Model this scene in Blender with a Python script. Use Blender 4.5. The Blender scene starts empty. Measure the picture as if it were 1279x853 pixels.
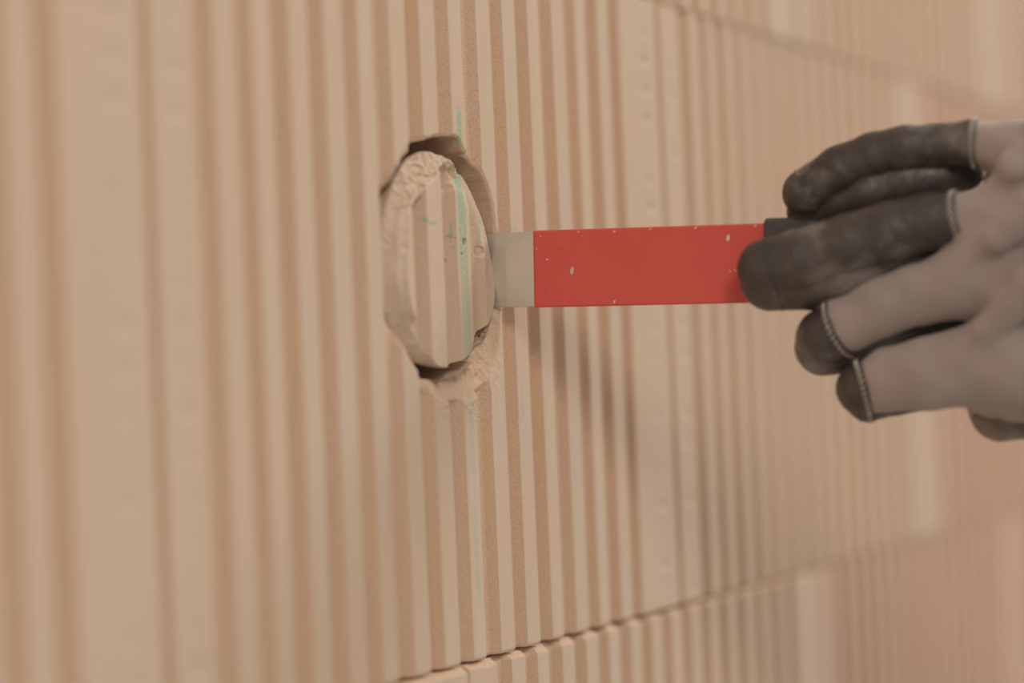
import bpy, math, random
import numpy as np
from mathutils import Matrix, Vector

# ------------------------------------------------------------------ camera, world, lights, exposure
C = bpy.context.scene.collection
S = bpy.context.scene
OZ = 1000.0            # millimetres from the floor to the foot of the course with the hole
MM = 0.001
def V(x, y, z): return Vector((x*MM, y*MM, (z+OZ)*MM))      # wall frame: x along the wall, y into it, z up

cd = bpy.data.cameras.new('camera'); cam = bpy.data.objects.new('camera', cd); C.objects.link(cam)
fw = Vector((0.89983, 0.43597, 0.01505)); rt = Vector((0.4362, -0.89885, -0.04236)); up = Vector((0.00494, -0.04468, 0.99899))
m3 = Matrix((rt, up, -fw)).transposed()
cam.matrix_world = Matrix.Translation(V(-557.574, -378.859, 96.302)) @ m3.to_4x4()
cd.lens = 85.76; cd.sensor_width = 36; cd.sensor_fit = 'HORIZONTAL'; cd.clip_start = 0.02
cd.dof.use_dof = True; cd.dof.focus_distance = 0.856; cd.dof.aperture_fstop = 3.3
S.camera = cam

w = bpy.data.worlds.new('world'); S.world = w; w.use_nodes = True
w.node_tree.nodes['Background'].inputs[0].default_value = (1.0, 0.93, 0.87, 1)
w.node_tree.nodes['Background'].inputs[1].default_value = 0.62

def area(name, pos, target, size, power, color):
    l = bpy.data.lights.new(name, 'AREA'); l.shape = 'SQUARE'; l.size = size; l.energy = power; l.color = color
    o = bpy.data.objects.new(name, l); C.objects.link(o); o.location = pos
    o.rotation_euler = (target-pos).to_track_quat('-Z', 'Y').to_euler(); return o
TG = V(230, 0, 120)
area('work_lamp', TG+Vector((-1.17, -0.84, 0.64))*1.35, TG, 0.42, 14, (1.0, 0.86, 0.72))
area('window_light', TG+Vector((2.0, -1.45, 2.0)), V(420, 0, 180), 1.6, 74, (1.0, 0.95, 0.9))
S.view_settings.view_transform = 'Standard'; S.view_settings.look = 'None'
S.view_settings.gamma = 1; S.view_settings.use_curve_mapping = False
S.view_settings.exposure = -0.25

# ------------------------------------------------------------------ material helper
class NT:
    def __init__(s, name, rough=0.9, spec=0.25):
        s.m = bpy.data.materials.new(name); s.m.use_nodes = True
        s.t = s.m.node_tree; s.b = s.t.nodes['Principled BSDF']
        s.b.inputs['Roughness'].default_value = rough
        s.b.inputs['Specular IOR Level'].default_value = spec
        s.tc = s.t.nodes.new('ShaderNodeTexCoord').outputs['Object']
    def n(s, typ, **kw):
        x = s.t.nodes.new(typ)
        for k, v in kw.items():
            if k in ('operation', 'blend_type', 'data_type', 'noise_dimensions', 'attribute_name', 'wave_type', 'bands_direction', 'feature'): setattr(x, k, v)
        return x
    def link(s, a, b): s.t.links.new(a, b)
    def noise(s, scale, detail=3, rough=0.55, vec=None, stretch=None, off=None):
        x = s.n('ShaderNodeTexNoise'); x.inputs['Scale'].default_value = scale
        x.inputs['Detail'].default_value = detail; x.inputs['Roughness'].default_value = rough
        v = vec or s.tc
        if stretch or off is not None:
            mp = s.n('ShaderNodeMapping'); s.link(v, mp.inputs[0])
            if stretch: mp.inputs['Scale'].default_value = stretch
            if off is not None: s.link(off, mp.inputs['Location'])
            v = mp.outputs[0]
        s.link(v, x.inputs['Vector']); return x.outputs[0]
    def math(s, op, a, b=None, c=None, clamp=False):
        x = s.n('ShaderNodeMath', operation=op); x.use_clamp = clamp
        for i, q in enumerate((a, b, c)):
            if q is None: continue
            if isinstance(q, (int, float)): x.inputs[i].default_value = q
            else: s.link(q, x.inputs[i])
        return x.outputs[0]
    def ramp(s, val, lo, hi, a=0.0, b=1.0):
        x = s.n('ShaderNodeMapRange'); x.clamp = True; s.link(val, x.inputs[0])
        for i, q in enumerate((lo, hi, a, b)): x.inputs[i+1].default_value = q
        return x.outputs[0]
    def mix(s, fac, a, b):
        x = s.n('ShaderNodeMix', data_type='RGBA')
        if isinstance(fac, (int, float)): x.inputs[0].default_value = fac
        else: s.link(fac, x.inputs[0])
        for i, q in ((6, a), (7, b)):
            if isinstance(q, tuple): x.inputs[i].default_value = (*q, 1)
            else: s.link(q, x.inputs[i])
        return x.outputs[2]
    def color(s, c):
        if isinstance(c, tuple): s.b.inputs['Base Color'].default_value = (*c, 1)
        else: s.link(c, s.b.inputs['Base Color'])
    def bump(s, h, dist, strength=1.0):
        x = s.n('ShaderNodeBump'); x.inputs['Distance'].default_value = dist; x.inputs['Strength'].default_value = strength
        s.link(h, x.inputs['Height']); s.link(x.outputs[0], s.b.inputs['Normal'])

def clay(name, base, dust, core=False):
    t = NT(name, 0.95, 0.15)
    oi = t.n('ShaderNodeObjectInfo')
    rnd = t.math('MULTIPLY', oi.outputs['Random'], 7.0)
    big = t.noise(14, 3, off=None)
    fine = t.noise(1500, 3, 0.7)
    vert = t.noise(260, 3, 0.6, stretch=(1, 1, 0.02))
    c = t.mix(t.ramp(big, 0.35, 0.7), base, tuple(v*f for v, f in zip(base, (1.03, 0.98, 0.92))))
    # burnt sandy skin against the smoother dusty die skin of the ridges (what the extruder leaves)
    sep = t.n('ShaderNodeSeparateXYZ'); t.link(t.tc, sep.inputs[0])
    at = t.n('ShaderNodeAttribute'); at.attribute_name = 'sand'
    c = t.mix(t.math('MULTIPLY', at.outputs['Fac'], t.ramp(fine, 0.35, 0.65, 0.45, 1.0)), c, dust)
    c = t.mix(t.ramp(vert, 0.42, 0.66, 0, 0.28), c, tuple(v*f for v, f in zip(base, (1.06, 1.08, 1.14))))
    grit = t.noise(1300, 2, 0.8)
    c = t.mix(t.math('MULTIPLY', t.ramp(grit, 0.5, 0.72, 0.0, 0.2 if core else 0.55), t.math('ADD', at.outputs['Fac'], 0.06)), c, (0.52, 0.27, 0.13))
    c = t.mix(t.math('MULTIPLY', t.ramp(grit, 0.46, 0.3, 0.0, 0.1 if core else 0.35), at.outputs['Fac']), c, (0.72, 0.56, 0.40))
    # green crayon: one plumb line and a few level ticks
    gx = t.math('ABSOLUTE', t.math('SUBTRACT', sep.outputs[0], 0.1899 if not core else 0.1893))
    wob = t.noise(60, 2); grain = t.noise(700, 2, 0.7)
    line = t.ramp(gx, 0.0034 if core else 0.0021, 0.0024 if core else 0.0012, 0, 1)
    seg = t.ramp(t.noise(25, 2, stretch=(0, 0, 1)), 0.34, 0.44) if not core else t.ramp(sep.outputs[2], 0.108, 0.165, 0.5, 1.15)
    near = t.ramp(sep.outputs[1], 0.0022, 0.0012)
    if not core:
        seg = t.math('MULTIPLY', seg, t.ramp(sep.outputs[2], 0.192, 0.188)); seg = t.math('MULTIPLY', seg, t.ramp(sep.outputs[2], 0.018, 0.024))
        seg = t.math('MULTIPLY', seg, t.ramp(sep.outputs[2], 0.12, 0.19, 0.5, 1.0))
    line = t.math('MULTIPLY', t.math('MULTIPLY', line, seg), near)
    line = t.math('MULTIPLY', line, t.ramp(grain, 0.36, 0.56, 0.15, 0.85), clamp=True)
    def seg_mask(x0, z0, x1, z1, wd, k=0.8):
        # short crayon stroke from (x0,z0) to (x1,z1)
        dx, dz = x1-x0, z1-z0; L = math.hypot(dx, dz)
        px = t.math('SUBTRACT', sep.outputs[0], x0); pz = t.math('SUBTRACT', sep.outputs[2], z0)
        u = t.math('ADD', t.math('MULTIPLY', px, dx/L/L), t.math('MULTIPLY', pz, dz/L/L), clamp=True)
        ex = t.math('SUBTRACT', px, t.math('MULTIPLY', u, dx)); ez = t.math('SUBTRACT', pz, t.math('MULTIPLY', u, dz))
        d = t.math('SQRT', t.math('ADD', t.math('MULTIPLY', ex, ex), t.math('MULTIPLY', ez, ez)))
        mk = t.math('MULTIPLY', t.ramp(d, wd, wd*0.5, 0, k), t.ramp(grain, 0.38, 0.55, 0.1, 1))
        return t.math('MULTIPLY', mk, t.ramp(sep.outputs[1], 0.0032, 0.0022))
    strokes = []
    if core:
        strokes = [(0.1605, 0.1515, 0.1655, 0.1495, 0.0009), (0.1655, 0.1495, 0.170, 0.1493, 0.0008),
                   (0.2055, 0.1530, 0.2045, 0.1435, 0.0006), (0.2045, 0.1435, 0.2022, 0.1425, 0.0008),
                   (0.1835, 0.147, 0.1795, 0.1395, 0.0005), (0.161, 0.141, 0.158, 0.1425, 0.001), (0.1835, 0.150, 0.1838, 0.141, 0.0004)]
    elif name.endswith('drilled'):
        strokes = [(0.2275, 0.1500, 0.2315, 0.1502, 0.0012, 0.4), (0.249, 0.1505, 0.252, 0.150, 0.001, 0.3)]
    for q in strokes: line = t.math('MAXIMUM', line, seg_mask(*q))
    if core or name.endswith('drilled'):
        c = t.mix(t.math('MULTIPLY', line, 0.72), c, (0.15, 0.43, 0.28))
    t.color(c)
    h = t.math('ADD', t.math('MULTIPLY', fine, t.math('ADD', 0.35, at.outputs['Fac'])), t.math('MULTIPLY', vert, 0.8))
    t.bump(h, 0.0006, 0.6)
    return t.m
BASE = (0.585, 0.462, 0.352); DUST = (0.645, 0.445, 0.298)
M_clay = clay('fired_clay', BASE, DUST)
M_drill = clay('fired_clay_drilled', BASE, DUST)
M_core = clay('fired_clay_core', (0.60, 0.48, 0.365), (0.61, 0.44, 0.31), True)
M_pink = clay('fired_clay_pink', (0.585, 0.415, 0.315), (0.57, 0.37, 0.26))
t = NT('mortar', 0.95); t.color(t.mix(t.noise(90, 4), (0.30, 0.2, 0.15), (0.42, 0.31, 0.25))); t.bump(t.noise(900), 0.0006); M_mortar = t.m
t = NT('concrete', 0.9); t.color(t.mix(t.noise(6, 5), (0.32, 0.29, 0.26), (0.44, 0.41, 0.37))); t.bump(t.noise(120, 5), 0.002); M_floor = t.m

def mesh_obj(name, verts, faces, mat, parent=None, smooth=True, attr=None):
    me = bpy.data.meshes.new(name)
    me.from_pydata([tuple(v) for v in verts] if not isinstance(verts, np.ndarray) else verts.tolist(), [], faces if not isinstance(faces, np.ndarray) else faces.tolist())
    if attr is not None:
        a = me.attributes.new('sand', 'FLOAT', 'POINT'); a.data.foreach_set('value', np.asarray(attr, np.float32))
    me.materials.append(mat)
    if smooth: me.polygons.foreach_set('use_smooth', [True]*len(me.polygons))
    me.update()
    o = bpy.data.objects.new(name, me); C.objects.link(o)
    if parent: o.parent = parent
    return o

# ------------------------------------------------------------------ numpy value noise
def vnoise(p, seed=0):
    p = np.asarray(p, np.float64); i = np.floor(p).astype(np.int64); f = p-i; f = f*f*(3-2*f)
    def hsh(ix, iy, iz):
        h = (ix*374761393 + iy*668265263 + iz*2147483647 + seed*1274126177) & 0xffffffff
        h = ((h ^ (h >> 13))*1274126177) & 0xffffffff
        return ((h ^ (h >> 16)) & 0xffff)/65535.0
    r = 0
    for dx in (0, 1):
        for dy in (0, 1):
            for dz in (0, 1):
                wgt = (f[..., 0] if dx else 1-f[..., 0])*(f[..., 1] if dy else 1-f[..., 1])*(f[..., 2] if dz else 1-f[..., 2])
                r = r + wgt*hsh(i[..., 0]+dx, i[..., 1]+dy, i[..., 2]+dz)
    return r
def fbm(x, y, z, s, oct=3, seed=0):
    p = np.stack(np.broadcast_arrays(x, y, z), -1)/s; a = 1.0; r = 0; tt = 0
    for k in range(oct): r = r+a*vnoise(p*2**k+17.3*k, seed+k); tt += a; a *= 0.5
    return r/tt*2-1
def sst(a, b, x):
    q = np.clip((x-a)/(b-a), 0, 1); return q*q*(3-2*q)

# ------------------------------------------------------------------ the block's ribbed face (mm)
BL, BH, BT = 373.0, 249.0, 240.0
EDGE = [333.5-21.25*k for k in range(15)]
GD = 3.05
def prof(u):
    """depth of the face and how sandy it is, at u mm along the block"""
    u = np.asarray(u, float); y = np.zeros_like(u); s = np.zeros_like(u)
    for k, c in enumerate(EDGE):
        wdt = 10.7+0.5*math.sin(k*2.3); g = GD+0.25*math.sin(k*1.7+1)
        a = sst(c-wdt, c-wdt+1.1, u)*(1-np.clip((u-c+2.5)/2.5, 0, 1))
        fil = 1-0.05*sst(c-4.5, c-2.5, u)
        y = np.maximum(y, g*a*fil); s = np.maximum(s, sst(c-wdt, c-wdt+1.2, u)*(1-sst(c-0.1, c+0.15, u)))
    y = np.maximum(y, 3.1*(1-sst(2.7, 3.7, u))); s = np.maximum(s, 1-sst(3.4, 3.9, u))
    y = np.maximum(y, 0.8*sst(BL-1.6, BL-0.3, u)**2)
    return y, s
def face(x, z, dimples=True, seed=0, worn=False):
    y, s = prof(x)
    y = y+0.16*fbm(x, 0*x, z, 70, 2, 3+seed)
    if dimples:
        for ux, sd in ((14.6, 1), (BL-15.5, 2)):
            near = np.abs(x-ux) < 9
            if near.any():
                k = np.round((z-6)/12.0); zz = 6+12.0*k
                h = vnoise(np.stack([k*3.7, 0*k+sd*9, 0*k], -1), seed+5)
                amp = (1.0 if sd == 2 and seed == 0 else 0.75)*sst(0.12, 0.6, h)
                d = (0.4+1.1*h)*amp*np.exp(-((x-ux-(h-0.5)*4)/2.3)**2-((z-zz-(h-.5)*3)/1.3)**2)
                y = y+np.where(near, d, 0)-np.where(near, 0.3*amp*np.exp(-((x-ux)/3.5)**2-((z-zz+3.2)/1.6)**2), 0)
    # worn, slightly rounded bed edges
    y = y+0.35*(1-sst(0.0, 0.9, z-.5))+0.3*(1-sst(0.0, 0.9, BH-.5-z))
    if worn:   # broken upper arris catching crumbs
        hgt = 2.0+0.9*fbm(x, 0*x, 0*x, 9, 3, 61); m = 1-sst(0, 1, (BH-.5-z)/hgt)
        y = y+m*(1.9+1.0*fbm(x, 0*x, z, 2.5, 2, 62)); s = np.maximum(s, np.minimum(1, 3*m))
    return y, s
ucols = [0.2]
for c in sorted(EDGE): ucols += [c-12, c-10.7, c-10.4, c-10.1, c-9.8, c-9.5, c-8.5, c-5, c-3.5, c-2.7, c-2.5, c-2.2, c-1.5, c-0.8, c-0.25, c-0.05, c+0.05, c+0.4, c+1.2]
ucols += [0.6, 1.5, 2.6, 2.9, 3.2, 3.5, 3.8, 4.5]+list(np.arange(5.5, 25, 1.1))+list(np.arange(335, 370, 1.1))+[370.5, 371.2, 371.8, 372.3, 372.8]
UC = np.array(sorted(set(round(float(v), 3) for v in ucols if 0.2 <= v <= 372.8)))

def block_mesh(name, mat, rows, dimples, seed, opening=None, extra=None, worn=False):
    Z = np.asarray(rows, float); U = UC
    if opening:
        x0, x1, z0, z1 = opening
        U = np.array(sorted(set(U[(abs(U-x0) > .15) & (abs(U-x1) > .15)].tolist()+[x0, x1])))
        Z = np.array(sorted(set(Z[(abs(Z-z0) > .15) & (abs(Z-z1) > .15)].tolist()+[z0, z1])))
    nu, nz = len(U), len(Z)
    X, ZZ = np.meshgrid(U, Z, indexing='ij'); Y, Sd = face(X, ZZ, dimples, seed, worn)
    v = np.stack([X, Y, ZZ], -1).reshape(-1, 3); s = Sd.reshape(-1)
    I = np.arange(nu*nz).reshape(nu, nz)
    q = np.stack([I[:-1, :-1], I[1:, :-1], I[1:, 1:], I[:-1, 1:]], -1)
    if opening:
        xm = (U[:-1]+U[1:])/2; zm = (Z[:-1]+Z[1:])/2
        keep = ~((xm[:, None] > x0) & (xm[:, None] < x1) & (zm[None] > z0) & (zm[None] < z1))
        q = q[keep]
    q = q.reshape(-1, 4).tolist()
    # sides and back
    n0 = len(v); per = list(I[:, 0])+list(I[-1, 1:])+list(I[::-1, -1][1:])+list(I[0, ::-1][1:-1])
    back = v[per].copy(); back[:, 1] = BT; v = np.vstack([v, back]); s = np.r_[s, np.full(len(per), 0.4)]
    m = len(per)
    for i in range(m): q.append([int(per[i]), n0+i, n0+(i+1) % m, int(per[(i+1) % m])])
    q.append([n0+i for i in range(m)][::-1])
    if extra:
        ev, eq, es = extra; o = len(v); v = np.vstack([v, ev]); s = np.r_[s, es]; q += (np.asarray(eq)+o).tolist()
    return v*MM, q, s

# ------------------------------------------------------------------ drilled hole: ring patch round the rim, and the bore
HX, HZ, HR = 175.0, 138.2, 41.2
HALF = 56.0
OUT_T = [(-168, 40.5), (-155, 42), (-137, 42.8), (-120, 43.6), (-111, 43.3), (-92, 41.6), (-62, 40.4), (-30, 42), (-14, 43), (-5, 43.6), (5, 43.2), (14, 41.6), (24, 43.0), (33, 43.7), (47, 43.7), (56, 43), (63, 41.2), (70, 43.6), (76, 43), (88, 41.2), (106, 40.4), (124, 41), (136, 40.7), (151, 41.6), (174, 40.6)]
CORE_T = [(-157, 38.5), (-131, 38.4), (-108, 37.4), (-98, 36.6), (-80, 35), (-66, 34.8), (-60, 32.5), (-54, 31.5), (-48, 34.5), (-34, 36.6), (-18, 37.7), (-5, 37.1), (13, 34.6), (35, 33), (50, 32.8), (69, 33.8), (89, 36.3), (103, 37.6), (126, 38.4), (170, 38.4)]
SPALL_T = [(-150, 1.0), (-125, 1.5), (-117, 3.5), (-102, 7.5), (-92, 9), (-72, 12), (-55, 14.5), (-39, 10), (-26, 4), (-14, 1.2), (40, 0.9)]
def tab(dg, T):
    a = np.array([q[0] for q in T], float); r = np.array([q[1] for q in T], float)
    a = np.r_[a-360, a, a+360]; r = np.r_[r, r, r]; d = (np.asarray(dg)+180) % 360-180
    g = np.interp(np.arange(-540, 540), a, r); k = np.hanning(9); k /= k.sum(); g = np.convolve(g, k, 'same')
    return np.interp(d, np.arange(-540, 540), g)
def hole_patch():
    N, K = 1080, 105
    th = np.linspace(0, 2*np.pi, N, endpoint=False)
    ct, st = np.cos(th), np.sin(th); dg = np.degrees(th)
    def bell(c, wd): d = (dg-c+180) % 360-180; return np.exp(-(d/wd)**2)
    R = HR+0.55*fbm(ct*40, 0*ct, st*40, 9, 3, 11)+0.25*fbm(ct*40, 0*ct, st*40, 2.2, 2, 12)
    R = R-HR+tab(dg, OUT_T)
    Sq = (HALF+0.4)/np.maximum(abs(ct), abs(st))
    vs, ss = [], []
    for dpt in (62, 50, 38, 27, 18, 12, 8, 5, 3, 1.5):
        rr = R+0.25*fbm(ct*40, dpt+0*ct, st*40, 5, 2, 21)-0.3*sst(0, 8, dpt)+11*(bell(108, 26)+bell(-112, 20))*sst(7, 12, dpt)
        x, z = HX+rr*ct, HZ+rr*st
        y0, _ = face(x, z, False); vs.append(np.stack([x, np.maximum(y0, 0)+dpt, z], -1)); ss.append(np.full(N, 0.8))
    for k in range(K+1):
        tt = (k/K)**1.15; rr = R+(Sq-R)*tt; x, z = HX+rr*ct, HZ+rr*st
        y, s = face(x, z, False); e = rr-R
        # spalled bowl under the hole, running up its right side
        ext = tab(dg, SPALL_T)+1.0*fbm(x, 0*x, z, 6, 2, 31)
        m = 1-sst(0, 1, e/np.maximum(ext, .3)); deep = 6.8*bell(-68, 38)+1.2*bell(-20, 20)
        rough = 0.9*fbm(x, 0*x, z, 3.2, 3, 32)+0.5*np.abs(fbm(x, 0*x, z, 7, 2, 33))
        ye = 0.5+deep*(m**1.3)+rough*np.minimum(1, m*3)+1.1*np.exp(-((e-ext*.55)/1.3)**2)*bell(-62, 28)
        wgt = np.clip(bell(-62, 42)*1.6, 0, 1)*sst(0, .25, m); y = y*(1-wgt)+np.maximum(ye, y*0.6)*wgt
        s = s*(1-wgt)+0.75*wgt
        # torn lip left and upper left, and small nibbles all round
        ext2 = 1.0+3.2*bell(165, 28)+2.2*bell(205, 16)+1.2*bell(120, 14)+0.8*fbm(x, 0*x, z, 4, 2, 34)
        m2 = 1-sst(0, 1, e/np.maximum(ext2, .2)); y = y+m2*(0.5+1.6*bell(170, 34)+1.0*fbm(x, 0*x, z, 2.5, 2, 35)*bell(170, 50))
        s = np.maximum(s, m2*0.7)
        # powder and crumbs drifting below
        pw = bell(-75, 40)*np.exp(-np.maximum(e-ext, 0)/5.0)*(1-m)
        y = y-0.35*pw*np.maximum(fbm(x, 0*x, z, 1.6, 3, 36), 0)*2; s = np.maximum(s, 0.8*pw*(0.5+0.5*fbm(x, 0*x, z, 4, 2, 37)))
        y = y+0.35*sst(.985, 1, tt)
        vs.append(np.stack([x, y, z], -1)); ss.append(s)
    Rn = len(vs); v = np.concatenate(vs); I = np.arange(Rn*N).reshape(Rn, N); J = np.roll(I, -1, 1)
    q = np.stack([I[:-1], I[1:], J[1:], J[:-1]], -1).reshape(-1, 4).tolist()
    q = [a[::-1] for a in q]
    cidx = len(v); v = np.vstack([v, [[HX, 62.0, HZ]]]); 
    fl = I[0].tolist()
    s = np.r_[np.concatenate(ss), 0.5]
    return v, q, s, (fl, cidx)
def core_mesh():
    N, K = 900, 130; CX, CZ, CR = 177.4, 137.2, 38.1
    th = np.linspace(0, 2*np.pi, N, endpoint=False); ct, st = np.cos(th), np.sin(th); dg = np.degrees(th)
    def bell(c, wd): d = (dg-c+180) % 360-180; return np.exp(-(d/wd)**2)
    R = tab(dg, CORE_T)+0.25*fbm(ct*38, 0*ct, st*38, 6, 3, 41)-0.2*np.abs(fbm(ct*38, 0*ct, st*38, 2, 2, 42))
    vs = [np.array([[CX, 0, CZ]])]; ss = [np.array([0.0])]
    y0, s0 = face(np.array([CX]), np.array([CZ]), False); vs[0][0, 1] = y0[0]; ss[0] = s0
    def surf(rr, x, z):
        y, s = face(x, z, False)
        rin = 40-11*np.clip(bell(150, 42)*1.35, 0, 1)-8*bell(100, 26)-4.5*bell(72, 12)-6*bell(205, 24)-6.5*bell(235, 20)+1.6*fbm(x, 0*x, z, 8, 3, 43)
        an = np.degrees(np.arctan2(z-CZ, x-CX)); we = sst(-22, 0, an)*(1-sst(85, 110, an))*sst(0, 7, rr-R+9)
        y = y*(1-we)+1.5*we; s = s*(1-we)+.35*we
        m = sst(0, 1.0, (rr-rin)/1.1)
        a = np.clip((rr-rin)/np.maximum(CR-rin, 1), 0, 1)
        ridge = np.abs(fbm(x, 0*x, z, 7, 2, 44))
        low = np.clip(bell(238, 26)*1.3, 0, 1)
        up_ = np.clip(bell(110, 45)*1.3, 0, 1); lf = np.clip(bell(190, 28)*1.2, 0, 1)
        st1 = rr-rin-4.2-2.0*fbm(x, 0*x, z, 11, 2, 46)
        ye = 0.7+1.2*a+1.5*sst(0, 1.2, st1)*(1-low)+3.6*a**1.4*low+1.6*low+up_*(-0.7*ridge+0.5*fbm(x, 0*x, z, 2.2, 3, 45)+1.0*np.exp(-(fbm(x+3, 0*x, z*.7, 8, 2, 53)/0.05)**2)+0.9*np.exp(-(fbm(x, 0*x+5, z, 5, 2, 54)/0.04)**2))+0.25*fbm(x, 0*x, z, 1.3, 2, 52)+lf*0.8*sst(0, .8, rr-CR+2.6)
        y = y*(1-m)+ye*m; s = s*(1-m)+m*(0.35+0.3*fbm(x, 0*x, z, 3, 2, 47))
        # knocked flakes on the face
        for fx, fz, fr, dp in ((182.5, 166, 5.2, 1.9), (191, 170.5, 3.5, 1.2), (183.5, 144.5, 1.5, 1.0), (190.5, 144, 1.6, 1.1), (181, 137, 1.4, .8), (205, 141, 2.0, 1.2), (188, 139.5, 1.0, .6), (206, 110, 4.5, 2.2)):
            d = np.hypot((x-fx)/1.25, z-fz)+0.5*fbm(x, 0*x, z, 2, 2, 48); g = 1-sst(fr*.75, fr, d)
            y = y+g*dp*(0.6+0.5*fbm(x, 0*x, z, 2.2, 2, 49))*(1 if fr > 3 else 1); s = np.maximum(s, g*.8)
        edge = 1-sst(0, 1.3, CR-rr); y = y+edge*0.5
        return y, np.clip(s, 0, 1)
    for k in range(1, K+1):
        rr = R*(k/K)**0.85; x, z = CX+rr*ct, CZ+rr*st
        y, s = surf(rr, x, z); vs.append(np.stack([x, y, z], -1)); ss.append(s)
    ytop = vs[-1][:, 1]
    for dpt in (0.8, 2, 4, 7, 11, 17, 26, 40, 60):
        rr = R+0.15*fbm(ct*38, dpt+0*ct, st*38, 3, 2, 51)+0.3*math.sin(dpt*.9)*0.3
        rr = rr-1.0*bell(0, 25)*sst(0, 4, dpt)-7*(bell(100, 34)+bell(-112, 22))*sst(6, 11, dpt)
        x, z = CX+rr*ct, CZ+rr*st; vs.append(np.stack([x, np.maximum(ytop+0.3, dpt) if dpt < 2 else np.maximum(ytop+dpt*0.4, dpt), z], -1)); ss.append(np.full(N, .6))
    v = np.concatenate(vs); Rn = len(vs)-1
    I = 1+np.arange(Rn*N).reshape(Rn, N); J = np.roll(I, -1, 1)
    q = np.stack([I[:-1], J[:-1], J[1:], I[1:]], -1).reshape(-1, 4)[:, ::-1].tolist()
    q += [[0, int(I[0, (i+1) % N]), int(I[0, i])][::-1] for i in range(N)][:]
    return v*MM, q, np.concatenate(ss)

# ------------------------------------------------------------------ setting: floor and block wall
def bxv(x0, x1, y0, y1, z0, z1):
    v = [(x, y, z) for x in (x0, x1) for y in (y0, y1) for z in (z0, z1)]
    return v, [(0, 1, 3, 2), (4, 6, 7, 5), (0, 4, 5, 1), (2, 3, 7, 6), (0, 2, 6, 4), (1, 5, 7, 3)]
X0, X1 = -4*BL, 8*BL
v, f = bxv(-2.2, 4.2, -3.0, 1.2, -0.12, 0.0)
fl = mesh_obj('floor', v, f, M_floor, smooth=False); fl['kind'] = 'structure'; fl['label'] = 'bare grey concrete floor below the block wall'
mv, mf = [], []
for k in range(-4, 7):
    v, f = bxv((X0-150)*MM, (X1+150)*MM, 7*MM, 233*MM, (k*BH-.5+OZ)*MM if k > -4 else 0.0, (k*BH+.5+OZ)*MM)
    o = len(mv); mv += v; mf += [tuple(i+o for i in q) for q in f]
wall = mesh_obj('wall_left', mv, mf, M_mortar, smooth=False); wall['kind'] = 'structure'
wall['label'] = 'ribbed fired clay block wall with thin recessed mortar beds'

rows_hi = np.r_[.5, .7, 1.0, 1.4, np.arange(2, 247.01, 1.0), 247.6, 248, 248.3, 248.5]; rows_lo = np.r_[.5, .7, 1, 1.4, 3, np.linspace(8, 241, 24), 246, 247.6, 248, 248.3, 248.5]
pv, pq, ps, (pfl, pc) = hole_patch()
dv, dq, ds = block_mesh('brick', M_drill, rows_hi, True, 0, (HX-HALF, HX+HALF, HZ-HALF, HZ+HALF), (pv, pq, ps))
nb = len(dv)-len(pv)
dq += [[nb+pfl[i], nb+pfl[(i+1) % len(pfl)], nb+pc] for i in range(len(pfl))]
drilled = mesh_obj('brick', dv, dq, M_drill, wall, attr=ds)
drilled.location = V(0, 0, 0); drilled['label'] = 'ribbed clay block with the round drilled hole'
cv, cq, cs = core_mesh()
core = mesh_obj('drill_core', cv, cq, M_core, drilled, attr=cs); core['label'] = 'round drilled core with chipped rim and green crayon marks'

data = {}
for key, rows, dim, mat in (('hi', rows_hi, True, M_clay), ('hip', rows_hi, True, M_pink), ('lo', rows_lo, False, M_clay), ('lop', rows_lo, False, M_pink), ('wo', np.r_[rows_lo[:-6], np.linspace(243.5, 248.5, 13)], False, M_clay)):
    v, q, s = block_mesh('brick', mat, rows, dim, 1 if dim else 2, worn=key == 'wo'); data[key] = (v, q, s, mat)
meshes = {}
rng = random.Random(4)
for course in range(-4, 6):
    off = 0.0 if course % 2 == 0 else -197.0 if course == -1 else 176.0-BL
    for n in range(-4, 9):
        x = n*BL+off
        if course == 0 and n == 0: continue
        if x < X0-200 or x+BL > X1+200: continue
        vis = course in (-1, 0, 1) and -2 <= n <= 2
        pink = (course == 0 and n == 2) or (course == -1 and n == 2) or (course == -1 and n == 3) or (course == 0 and n == 3) or (not vis and not (course == 1 and n in (3, 4)) and rng.random() < 0.3)
        key = ('hi' if (course == 0 and n in (-1, 1)) else 'lo')+('p' if pink else '')
        if key == 'hip': key = 'lop'
        if course == -1 and n in (0, 1): key = 'wo'
        if key not in meshes:
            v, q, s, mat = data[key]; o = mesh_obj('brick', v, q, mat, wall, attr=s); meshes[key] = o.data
        else:
            o = bpy.data.objects.new('brick', meshes[key]); C.objects.link(o); o.parent = wall
        dy = 0.0
        if course == -1: dy = {-1: -2.2, 0: -2.2, 1: -0.6}.get(n, 0.4)
        elif not (course == 0 and n in (-1, 1)): dy = rng.uniform(-0.6, 0.9)
        o.location = V(x, dy, course*BH)

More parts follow.
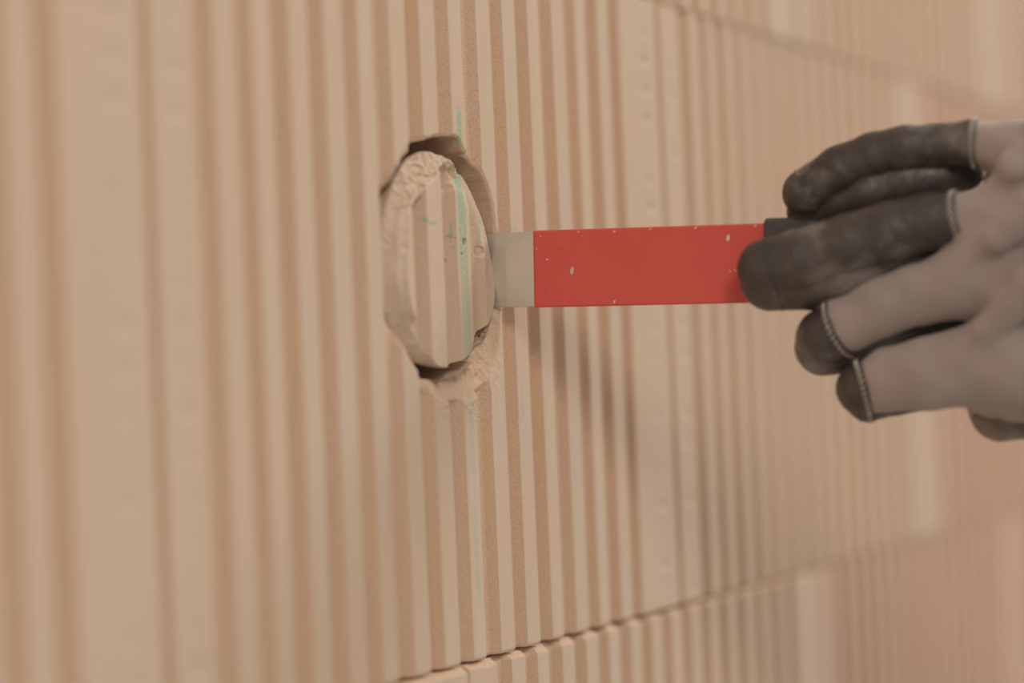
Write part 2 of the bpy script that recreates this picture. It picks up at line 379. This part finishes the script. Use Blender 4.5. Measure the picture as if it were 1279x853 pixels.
# ------------------------------------------------------------------ chisel
P0 = Vector((214.6, 0.0, 134.6)); D = Vector((0.11426, -0.99302, -0.0293)).normalized()
Wd = Vector((-0.00036, -0.02953, 0.99956)); Wd = (Wd-D*Wd.dot(D)).normalized(); Nn = D.cross(Wd)      # Nn looks to the camera
def bar(name, stations, mat, parent, wear=0.0):
    """bevelled flat bar; stations are (t along, half width, half thickness, bevel, centre shift)"""
    vs, fs = [], []
    for (tt, hw, ht, bv, cs) in stations:
        for a, b in ((-hw, -ht+bv), (-hw+bv, -ht), (hw-bv, -ht), (hw, -ht+bv), (hw, ht-bv), (hw-bv, ht), (-hw+bv, ht), (-hw, ht-bv)):
            p = D*tt+Wd*(a+0.0)+Nn*(b+cs); vs.append(p*MM)
    n = len(stations)
    for i in range(n-1):
        for k in range(8): fs.append((i*8+k, i*8+(k+1) % 8, i*8+8+(k+1) % 8, i*8+8+k))
    fs.append(tuple(range(8))[::-1]); fs.append(tuple((n-1)*8+k for k in range(8)))
    return mesh_obj(name, [tuple(v) for v in vs], fs, mat, parent, smooth=False)
t = NT('bare_steel', 0.38, 0.5); t.b.inputs['Metallic'].default_value = 0.55
nz = t.noise(45, 4); t.color(t.mix(t.ramp(nz, .35, .65), (0.58, 0.55, 0.48), (0.70, 0.66, 0.57))); t.bump(t.noise(900, 2, stretch=(1, 0.1, 1)), 0.0002, .3); M_steel = t.m
t = NT('red_paint', 0.42, 0.4)
ch = t.noise(170, 3, 0.6); chip = t.ramp(ch, 0.735, 0.75)
cc = t.mix(t.ramp(t.noise(40, 4), .3, .7), (0.66, 0.098, 0.078), (0.61, 0.088, 0.070)); cc = t.mix(t.ramp(t.noise(1100, 2), .7, .78, 0, .35), cc, (0.7, 0.4, 0.35))
t.color(t.mix(chip, cc, (0.62, 0.55, 0.5))); t.bump(t.noise(300, 3), 0.0002, .4); M_red = t.m
t = NT('grey_rubber', 0.7, 0.3); t.color(t.mix(t.noise(200, 3), (0.06, 0.055, 0.055), (0.10, 0.09, 0.085))); t.bump(t.noise(700), 0.0003); M_grip = t.m
ch = bpy.data.objects.new('chisel', None); C.objects.link(ch); ch.location = V(*P0); ch.empty_display_size = 0.02
ch['label'] = 'flat red painted steel chisel wedged in the round hole, held in a gloved hand'; ch['category'] = 'chisel'
HWD = 13.15
blade = bar('blade', [(-10, HWD-.4, 0.35, .1, -1.1), (-3, HWD-.2, 0.9, .15, -.6), (4, HWD, 1.35, .2, -.1), (14.6, HWD, 1.5, .25, 0)], M_steel, ch); blade['label'] = 'bare grey steel blade'
sh = bar('shaft', [(14.3, HWD+.15, 1.6, .3, 0), (14.9, HWD+.3, 1.95, .45, 0), (50, HWD+.3, 1.95, .5, 0), (99, HWD+.3, 1.95, .5, 0)], M_red, ch); sh['label'] = 'flat shaft in scratched red paint'
# paint chips as small bare flecks standing in the paint
def fleck(tt, a, rx, rz, seed):
    r = random.Random(seed); pts = []
    for k in range(9):
        an = k/9*2*math.pi; q = 0.75+0.45*r.random(); pts.append(D*(tt+rx*q*math.cos(an))+Wd*(a+rz*q*math.sin(an)+0.35*rx*math.cos(an)*1.2)+Nn*1.99)
    vs = [tuple(p*MM) for p in pts]+[tuple((p-Nn*0.06)*MM) for p in pts]
    fs = [tuple(range(9))]+[(k, k+9, (k+1) % 9+9, (k+1) % 9) for k in range(9)]
    return vs, fs
fv, ff = [], []
for a in ((28.5, -0.9, .75, 1.3, 1), (84.5, 8.9, .55, 1.2, 2), (17.2, 11.3, .2, .4, 3), (15.6, 7.2, .15, .5, 4), (44, 12.2, .5, .3, 5), (73, 12.6, .7, .25, 6), (85, -2.5, .35, .25, 7), (31, 12.5, .5, .22, 8), (57, 12.7, .6, .2, 9), (24, 8.5, .12, .12, 10), (94, 12.6, .5, .25, 11)):
    v, f = fleck(*a); o = len(fv); fv += v; ff += [tuple(i+o for i in q) for q in f]
o = mesh_obj('paint_chips', fv, ff, M_steel, ch, smooth=False); o['label'] = 'pale bare flecks in the red paint'
gr = bar('grip', [(97.3, HWD+1.2, 3.2, .9, 0), (98, HWD+1.9, 3.9, 1.2, 0), (120, HWD+1.9, 3.9, 1.4, 0), (150, HWD+1.2, 4.2, 1.6, 0), (158, HWD+1.8, 4.4, 1.6, 0), (160, HWD+.6, 3.4, 1.5, 0)], M_grip, ch); gr['label'] = 'dark grey rubber grip'

# ------------------------------------------------------------------ gloved hand (distance fields meshed with surface nets)
HAND = {'index': {'a': [[225.7, -112.08, 154.45, 7.82], [224.93, -124.49, 161.31, 7.5], [225.77, -135.53, 165.33, 6.93], [226.55, -146.38, 167.19, 6.63],
                 [229.23, -156.51, 167.36, 6.35], [230.49, -168.29, 167.3, 6.84], [229.72, -180.34, 164.18, 9.41], [231.4, -192.8, 158.35, 13.0]],
           'b': [[229.72, -111.01, 148.75, 6.78], [230.64, -122.2, 152.36, 8.63], [231.5, -133.22, 154.31, 9.4], [234.26, -143.57, 156.39, 9.37],
                 [237.96, -153.57, 158.0, 8.02], [242.05, -162.04, 158.94, 5.88]],
           'seam': [[230.54, -170.66, 166.58], [229.23, -156.51, 167.36]]},
 'little': {'a': [[220.14, -130.42, 88.04, 8.49], [219.99, -139.36, 90.35, 10.29], [218.93, -153.31, 92.2, 12.03], [225.42, -178.27, 95.28, 14.56]],
            'b': [[224.79, -130.73, 84.72, 7.46], [226.93, -139.76, 85.68, 6.38], [230.2, -151.13, 86.26, 5.83]],
            'seam': [[219.76, -131.94, 88.52], [216.66, -123.19, 86.52]]},
 'middle': {'a': [[210.24, -102.23, 129.28, 9.33], [211.33, -113.73, 131.3, 9.81], [213.49, -129.82, 135.68, 9.49], [215.39, -143.02, 138.86, 9.44],
                  [218.2, -155.8, 141.54, 8.88], [219.41, -167.48, 141.85, 8.32], [222.4, -175.92, 141.67, 9.87], [228.19, -190.13, 140.18, 12.96]],
            'b': [[213.52, -101.98, 125.08, 9.36], [216.26, -114.5, 124.44, 8.79], [218.25, -127.89, 127.45, 8.49], [220.19, -141.2, 131.48, 7.39],
                  [225.96, -153.2, 134.08, 5.28], [231.37, -164.38, 134.35, 3.43]],
            'seam': [[218.43, -167.73, 141.53], [219.0, -152.75, 138.88]]},
 'ring': {'a': [[217.54, -118.78, 105.56, 9.05], [218.16, -127.09, 109.7, 9.55], [217.99, -138.36, 114.43, 9.49], [218.89, -151.83, 118.21, 9.95],
                [219.72, -165.1, 120.9, 11.45], [227.26, -183.0, 122.38, 13.0]],
          'b': [[221.11, -116.86, 102.16, 8.83], [227.94, -126.36, 102.23, 8.04], [231.66, -136.4, 103.91, 8.03], [234.4, -146.74, 106.64, 6.41],
                [236.13, -157.22, 107.48, 5.32], [237.71, -162.79, 108.02, 4.25]],
          'seam': [[217.35, -125.39, 108.98], [217.68, -116.78, 105.65]]}}
PALM = [[[236.39, -191.63, 158.75, 13.08], [249.27, -224.77, 149.16, 17.2], [271.84, -268.5, 132.79, 21.4]],
 [[228.19, -190.07, 138.88, 14.0], [243.11, -225.3, 134.55, 18.1], [266.59, -268.9, 126.08, 22.82]],
 [[227.82, -184.11, 121.03, 13.52], [239.62, -217.4, 114.21, 18.62], [266.57, -268.67, 120.9, 22.82]],
 [[225.65, -178.76, 95.78, 15.08], [238.48, -195.91, 91.26, 17.77], [252.31, -227.0, 98.17, 19.83], [273.84, -267.4, 114.59, 20.93]],
 [[236.17, -172.4, 79.82, 8.97], [252.44, -192.35, 83.74, 13.82], [270.78, -226.03, 95.44, 16.52]],
 [[268.67, -268.51, 123.56, 21.83], [295.31, -304.92, 116.81, 21.01], [369.54, -422.85, 91.49, 28.09], [457.77, -569.36, 57.26, 35.41]]]
FOLDS = [[[237.36, -172.86, 154.67, 3.44], [233.85, -179.37, 154.53, 5.25], [237.62, -196.15, 149.31, 11.5]],
 [[221.91, -177.51, 150.37, 3.37], [215.3, -184.75, 157.22, 4.87], [222.35, -192.68, 164.78, 6.69], [254.6, -208.71, 162.52, 6.35]],
 [[219.43, -160.08, 125.88, 2.87], [213.61, -171.14, 129.76, 4.12], [209.11, -180.36, 134.19, 4.85], [209.2, -192.3, 142.57, 6.33], [247.67, -212.64, 159.13, 8.9]],
 [[216.03, -161.05, 91.43, 3.63], [209.49, -175.56, 105.31, 4.86], [207.09, -191.7, 118.22, 6.82], [245.54, -212.06, 136.79, 9.41]],
 [[234.09, -188.05, 126.15, 16.2], [258.7, -229.69, 126.93, 21.01]]]
THUMB = [[251.13, -108.83, 134.53, 8.33], [254.55, -125.13, 136.41, 9.95], [260.32, -146.34, 140.23, 11.0], [264.01, -181.59, 143.53, 12.47], [261.39, -221.79, 135.42, 14.81]]
HEEL = [[237.45, -170.44, 79.31, 8.73], [245.79, -183.07, 79.45, 9.55], [255.59, -194.17, 80.93, 11.19]]
HEELPAD = [[230.48, -169.67, 75.08, 6.3], [235.43, -175.23, 73.16, 6.84], [241.78, -183.73, 72.68, 7.92], [249.54, -195.18, 73.12, 8.99]]
TIPSEAM = [('middle', [211.16, -104.05, 127.06], [213.0, -110.21, 128.35]), ('index', [226.16, -112.95, 151.98], [228.04, -119.23, 154.87]), ('little', [219.69, -127.07, 84.18], [221.52, -133.2, 86.05])]
def capsules(P, ch_):
    """distance to a chain of tapered capsules"""
    best = None
    for a, b in zip(ch_[:-1], ch_[1:]):
        A = np.array(a[:3], np.float32); B = np.array(b[:3], np.float32); AB = B-A
        h = np.clip(((P-A)@AB)/float(AB@AB), 0, 1); d = P-A-h[..., None]*AB
        dd = np.sqrt(np.einsum('...i,...i', d, d))-(a[3]+(b[3]-a[3])*h)
        best = dd if best is None else smin(best, dd, 1.5)
    return best
def smin(a, b, k):
    h = np.clip(0.5+0.5*(b-a)/k, 0, 1); return b*(1-h)+a*h-k*h*(1-h)
def nets(fn, lo, hi, st):
    ns = [int(math.ceil((hi[i]-lo[i])/st))+1 for i in range(3)]
    ax = [np.float32(lo[i])+np.float32(st)*np.arange(ns[i], dtype=np.float32) for i in range(3)]
    F = np.empty(ns, np.float32)
    for i in range(0, ns[0], 24):
        G = np.stack(np.meshgrid(ax[0][i:i+24], ax[1], ax[2], indexing='ij'), -1); F[i:i+24] = fn(G)
    ins = F < 0
    cnt = sum(ins[dx:ns[0]-1+dx, dy:ns[1]-1+dy, dz:ns[2]-1+dz].astype(np.int8) for dx in (0, 1) for dy in (0, 1) for dz in (0, 1))
    act = (cnt > 0) & (cnt < 8); ids = np.full(act.shape, -1, np.int64); cells = np.argwhere(act); ids[act] = np.arange(len(cells))
    acc = np.zeros((len(cells), 3)); num = np.zeros(len(cells))
    cor = [(x, y, z) for x in (0, 1) for y in (0, 1) for z in (0, 1)]
    for a in cor:
        for ax_ in range(3):
            if a[ax_]: continue
            b = list(a); b[ax_] = 1
            fa = F[cells[:, 0]+a[0], cells[:, 1]+a[1], cells[:, 2]+a[2]]; fb = F[cells[:, 0]+b[0], cells[:, 1]+b[1], cells[:, 2]+b[2]]
            m = (fa < 0) != (fb < 0); tt = np.where(m, fa/np.where(m, fa-fb, 1), 0)
            p = np.tile(np.array(a, float), (len(cells), 1)); p[:, ax_] += tt
            acc += p*m[:, None]; num += m
    vert = (cells+acc/num[:, None])*st+np.array(lo)
    quads = []
    for ax_ in range(3):
        o = [(1, 2), (2, 0), (0, 1)][ax_]
        sl0 = [slice(None)]*3; sl0[ax_] = slice(0, -1); sl1 = [slice(None)]*3; sl1[ax_] = slice(1, None)
        ch_ = ins[tuple(sl0)] != ins[tuple(sl1)]; e = np.argwhere(ch_)
        ok = (e[:, o[0]] > 0) & (e[:, o[1]] > 0) & (e[:, o[0]] < ns[o[0]]-1) & (e[:, o[1]] < ns[o[1]]-1); e = e[ok]
        flip = ins[tuple(sl0)][tuple(e.T)]
        def cid(d0, d1):
            c = e.copy(); c[:, o[0]] -= d0; c[:, o[1]] -= d1; return ids[tuple(c.T)]
        q = np.stack([cid(1, 1), cid(0, 1), cid(0, 0), cid(1, 0)], -1); q[~flip] = q[~flip][:, ::-1]; quads.append(q)
    return vert, np.concatenate(quads)
FW = np.array(fw); UP = np.array(up); RT = np.array(rt)
FN = list(HAND)
def finger_d(P, k): return smin(capsules(P, HAND[k]['a']), capsules(P, HAND[k]['b']), 1.0)
def hand_d(P, inner=False):
    d = None
    for k in FN:
        q = finger_d(P, k); d = q if d is None else smin(d, q, 1.2)
    pm = None
    for ch_ in PALM:
        q = capsules(P, ch_); pm = q if pm is None else smin(pm, q, 9)
    for ch_ in FOLDS: pm = smin(pm, capsules(P, ch_), 4)
    pm = smin(pm, capsules(P, HEEL), 5)
    d = smin(d, pm, 7); d = smin(d, capsules(P, THUMB), 3)
    if not inner:
        d = d+0.35*(np.sin((P@RT)*0.35+np.sin((P@UP)*0.25)*1.5)*np.sin((P@UP)*0.21+1.0)).astype(np.float32)
    return d
allp = np.array([q for k in FN for q in HAND[k]['a']+HAND[k]['b']]+[q for ch_ in PALM[:5] for q in ch_]+THUMB)
lo = (allp[:, :3]-allp[:, 3:4]).min(0)-3; hi = (allp[:, :3]+allp[:, 3:4]).max(0)+3
WR = np.array(PALM[-1][0][:3]); WD = np.array(PALM[-1][1][:3])-WR; WD = WD/np.linalg.norm(WD)
def knit_mat():
    t = NT('grey_knit', 0.95, 0.1); t.b.inputs['Sheen Weight'].default_value = 0.35
    w1 = t.n('ShaderNodeTexWave'); w1.bands_direction = 'Y'; w1.inputs['Scale'].default_value = 320; w1.inputs['Distortion'].default_value = 0.6; t.link(t.tc, w1.inputs[0])
    w2 = t.n('ShaderNodeTexWave'); w2.bands_direction = 'Z'; w2.inputs['Scale'].default_value = 300; w2.inputs['Distortion'].default_value = 0.6; t.link(t.tc, w2.inputs[0])
    kn = t.math('MULTIPLY', w1.outputs['Fac'], w2.outputs['Fac'])
    c = t.mix(t.ramp(t.noise(35, 4), .35, .7), (0.405, 0.335, 0.30), (0.35, 0.295, 0.27))
    c = t.mix(t.math('MULTIPLY', kn, 0.25), c, (0.52, 0.46, 0.42)); c = t.mix(t.ramp(t.noise(18, 3), .55, .75, 0, .35), c, (0.43, 0.32, 0.25))
    t.color(c); t.bump(kn, 0.0006, .8); return t.m
def leather_mat():
    t = NT('dark_leather', 0.5, 0.55)
    n1 = t.noise(28, 5, 0.6); n2 = t.noise(55, 4); n3 = t.noise(700, 3)
    c = t.mix(t.ramp(n1, .38, .66), (0.046, 0.040, 0.038), (0.10, 0.075, 0.06)); c = t.mix(t.ramp(n2, .5, .7, 0, .65), c, (0.26, 0.255, 0.255))  # pale grey patches paint the soft sheen highlights into the leather colour
    c = t.mix(t.ramp(n1, .56, .74, 0, .6), c, (0.24, 0.155, 0.095))
    t.color(c); t.link(t.ramp(n2, .3, .7, .56, .36), t.b.inputs['Roughness'])
    t.bump(t.math('ADD', n3, t.math('MULTIPLY', t.noise(160, 3, stretch=(1, 1, .5)), 3.0)), 0.0005, .5); return t.m
M_knit = knit_mat(); M_leather = leather_mat()
t = NT('stitch_thread', 0.8); t.color((0.55, 0.51, 0.47)); M_stitch = t.m
t = NT('skin', 0.5, 0.4); t.color(t.mix(t.noise(60, 3), (0.62, 0.36, 0.26), (0.55, 0.30, 0.21))); M_skin = t.m
t = NT('work_sleeve', 0.95, 0.1); t.color(t.mix(t.noise(25, 4), (0.05, 0.07, 0.11), (0.075, 0.095, 0.14))); t.bump(t.noise(1200, 2, stretch=(1, 1, 3)), 0.0005); M_sleeve = t.m
def sdf_obj(name, fn, lo, hi, st, mat, parent):
    v, q = nets(fn, lo, hi, st); v = (v-np.array([230, -90, 130]))*MM
    return mesh_obj(name, v, q, mat, parent)
arm = np.array(PALM[-1]); alo = np.minimum(lo, (arm[:, :3]-arm[:, 3:4]).min(0)-3); ahi = np.maximum(hi, (arm[:, :3]+arm[:, 3:4]).max(0)+3)
person = sdf_obj('person', lambda P: hand_d(P, True)+2.6, alo, ahi, 1.9, M_skin, None)
person.location = V(230, -90, 130)
person['label'] = 'left hand in a grey knit work glove gripping the red chisel'; person['category'] = 'person'
glove = sdf_obj('work_glove', lambda P: np.maximum(hand_d(P), ((P-WR)@WD-22).astype(np.float32)), lo, np.maximum(hi, WR+30), 0.75, M_knit, person)
glove['label'] = 'grey knit work glove with dark leather fingers'
for k in FN:
    hk = HAND[k]; sp = np.array(hk['seam'][0]); sa = sp-np.array(hk['seam'][1]); sa = sa/np.linalg.norm(sa)
    fa = np.array([q for q in hk['a'][:-1]]+hk['b']); l2 = (fa[:, :3]-fa[:, 3:4]).min(0)-2; h2 = (fa[:, :3]+fa[:, 3:4]).max(0)+2
    def fn(P, k=k, sp=sp, sa=sa):
        d = finger_d(P, k)-0.55
        cap = np.maximum(d, ((P-sp)@sa).astype(np.float32)); low = capsules(P, HAND[k]['b'])-0.45
        w_ = 0.1*np.sin((P@RT)*0.9+3*np.sin((P@UP)*0.3))*np.sin((P@FW)*0.5)
        return smin(cap, low, 0.6)+w_.astype(np.float32)
    lp = sdf_obj('leather_finger', fn, l2, h2, 0.55, M_leather, glove); lp['label'] = 'dusty dark leather '+k+' finger cover'
    # stitch row along the leather edge
    vs, fs = [], []; e1 = np.cross(sa, FW); e1 /= np.linalg.norm(e1); e2 = np.cross(sa, e1)
    def reach(phi, back):
        dr = math.cos(phi)*e1+math.sin(phi)*e2; r_ = np.linspace(2, 18, 330); pts = sp-sa*back+r_[:, None]*dr
        dd = finger_d(pts.astype(np.float32), k)-0.75; i_ = np.argmax(dd > 0); return pts[i_]
    n = 30
    for i in range(n):
        p, q = reach(i/n*2*math.pi, 1.1), reach((i+0.55)/n*2*math.pi, 2.3)
        if True:
            ax_ = q-p; L = np.linalg.norm(ax_)
            if L < .3 or L > 6: continue
            ax_ /= L; s1 = np.cross(ax_, sa); s1 /= np.linalg.norm(s1); s2 = np.cross(ax_, s1); o = len(vs)
            for cc_, rr in ((p-ax_*.2, .12), (p+ax_*.2, .32), (q-ax_*.2, .32), (q+ax_*.2, .12)):
                for j in range(6): vs.append((cc_+rr*(math.cos(j*math.pi/3)*s1+math.sin(j*math.pi/3)*s2)-np.array([230, -90, 130]))*MM)
            for a in range(3):
                for j in range(6): fs.append((o+a*6+j, o+a*6+(j+1) % 6, o+a*6+6+(j+1) % 6, o+a*6+6+j))
    so = mesh_obj('stitching', [tuple(v) for v in vs], fs, M_stitch, glove); so['label'] = 'pale thread row at the edge of the leather'
def seam_ring(k, c, ax0, label):
    # turned seam sewn round a fingertip
    c = np.array(c); sa_ = np.array(ax0)-c; sa_ /= np.linalg.norm(sa_); e1 = np.cross(sa_, FW); e1 /= np.linalg.norm(e1); e2 = np.cross(sa_, e1)
    vs, fs = [], []; n = 60; r_ = np.linspace(1, 18, 500)
    for i in range(n):
        ph = i/n*2*math.pi; dr = math.cos(ph)*e1+math.sin(ph)*e2; pts = c+r_[:, None]*dr
        dd = finger_d(pts.astype(np.float32), k)-0.6; p = pts[np.argmax(dd > 0)]
        for j in range(6): a = j*math.pi/3; vs.append((p+0.42*(math.cos(a)*dr+math.sin(a)*sa_)-np.array([230, -90, 130]))*MM)
    for i in range(n):
        for j in range(6): fs.append((i*6+j, i*6+(j+1) % 6, ((i+1) % n)*6+(j+1) % 6, ((i+1) % n)*6+j))
    o = mesh_obj('tip_seam', [tuple(v) for v in vs], fs, M_leather, glove); o['label'] = label
for k, c, q in TIPSEAM: seam_ring(k, c, q, 'raised seam round the '+k+' fingertip')
hp = np.array(HEEL)
pp = sdf_obj('leather_palm', lambda P: np.maximum(hand_d(P)-0.7, capsules(P, HEELPAD)), (hp[:, :3]-hp[:, 3:4]).min(0)-3, (hp[:, :3]+hp[:, 3:4]).max(0)+3, 0.9, M_leather, glove); pp['label'] = 'dark leather palm edge'
# sleeve from the wrist back
vs, fs = [], []; s1 = np.cross(WD, UP); s1 /= np.linalg.norm(s1); s2 = np.cross(s1, WD); A3 = np.array(PALM[-1])
n = 48; st_ = list(np.linspace(34, 330, 26)); prof_ = [(q, 0) for q in st_]+[(q, 1) for q in st_[::-1]]
axis_len = np.linalg.norm(A3[-1, :3]-A3[0, :3])
for q, inner in prof_:
    tt = q/axis_len; c0 = A3[0, :3]+(A3[-1, :3]-A3[0, :3])*min(tt, 1.0)
    for j in range(n):
        an = j/n*2*math.pi; rr = 27+11*tt+(0 if inner else 2.2)+0.9*math.sin(q*.13+2*math.sin(an*2))
        vs.append((c0+rr*(math.cos(an)*s1+math.sin(an)*s2)-np.array([230, -90, 130]))*MM)
m = len(prof_)
for i in range(m):
    for j in range(n): fs.append((i*n+j, i*n+(j+1) % n, ((i+1) % m)*n+(j+1) % n, ((i+1) % m)*n+j))
sl = mesh_obj('sleeve', [tuple(v) for v in vs], fs, M_sleeve, person); sl['label'] = 'dark blue work jacket sleeve'
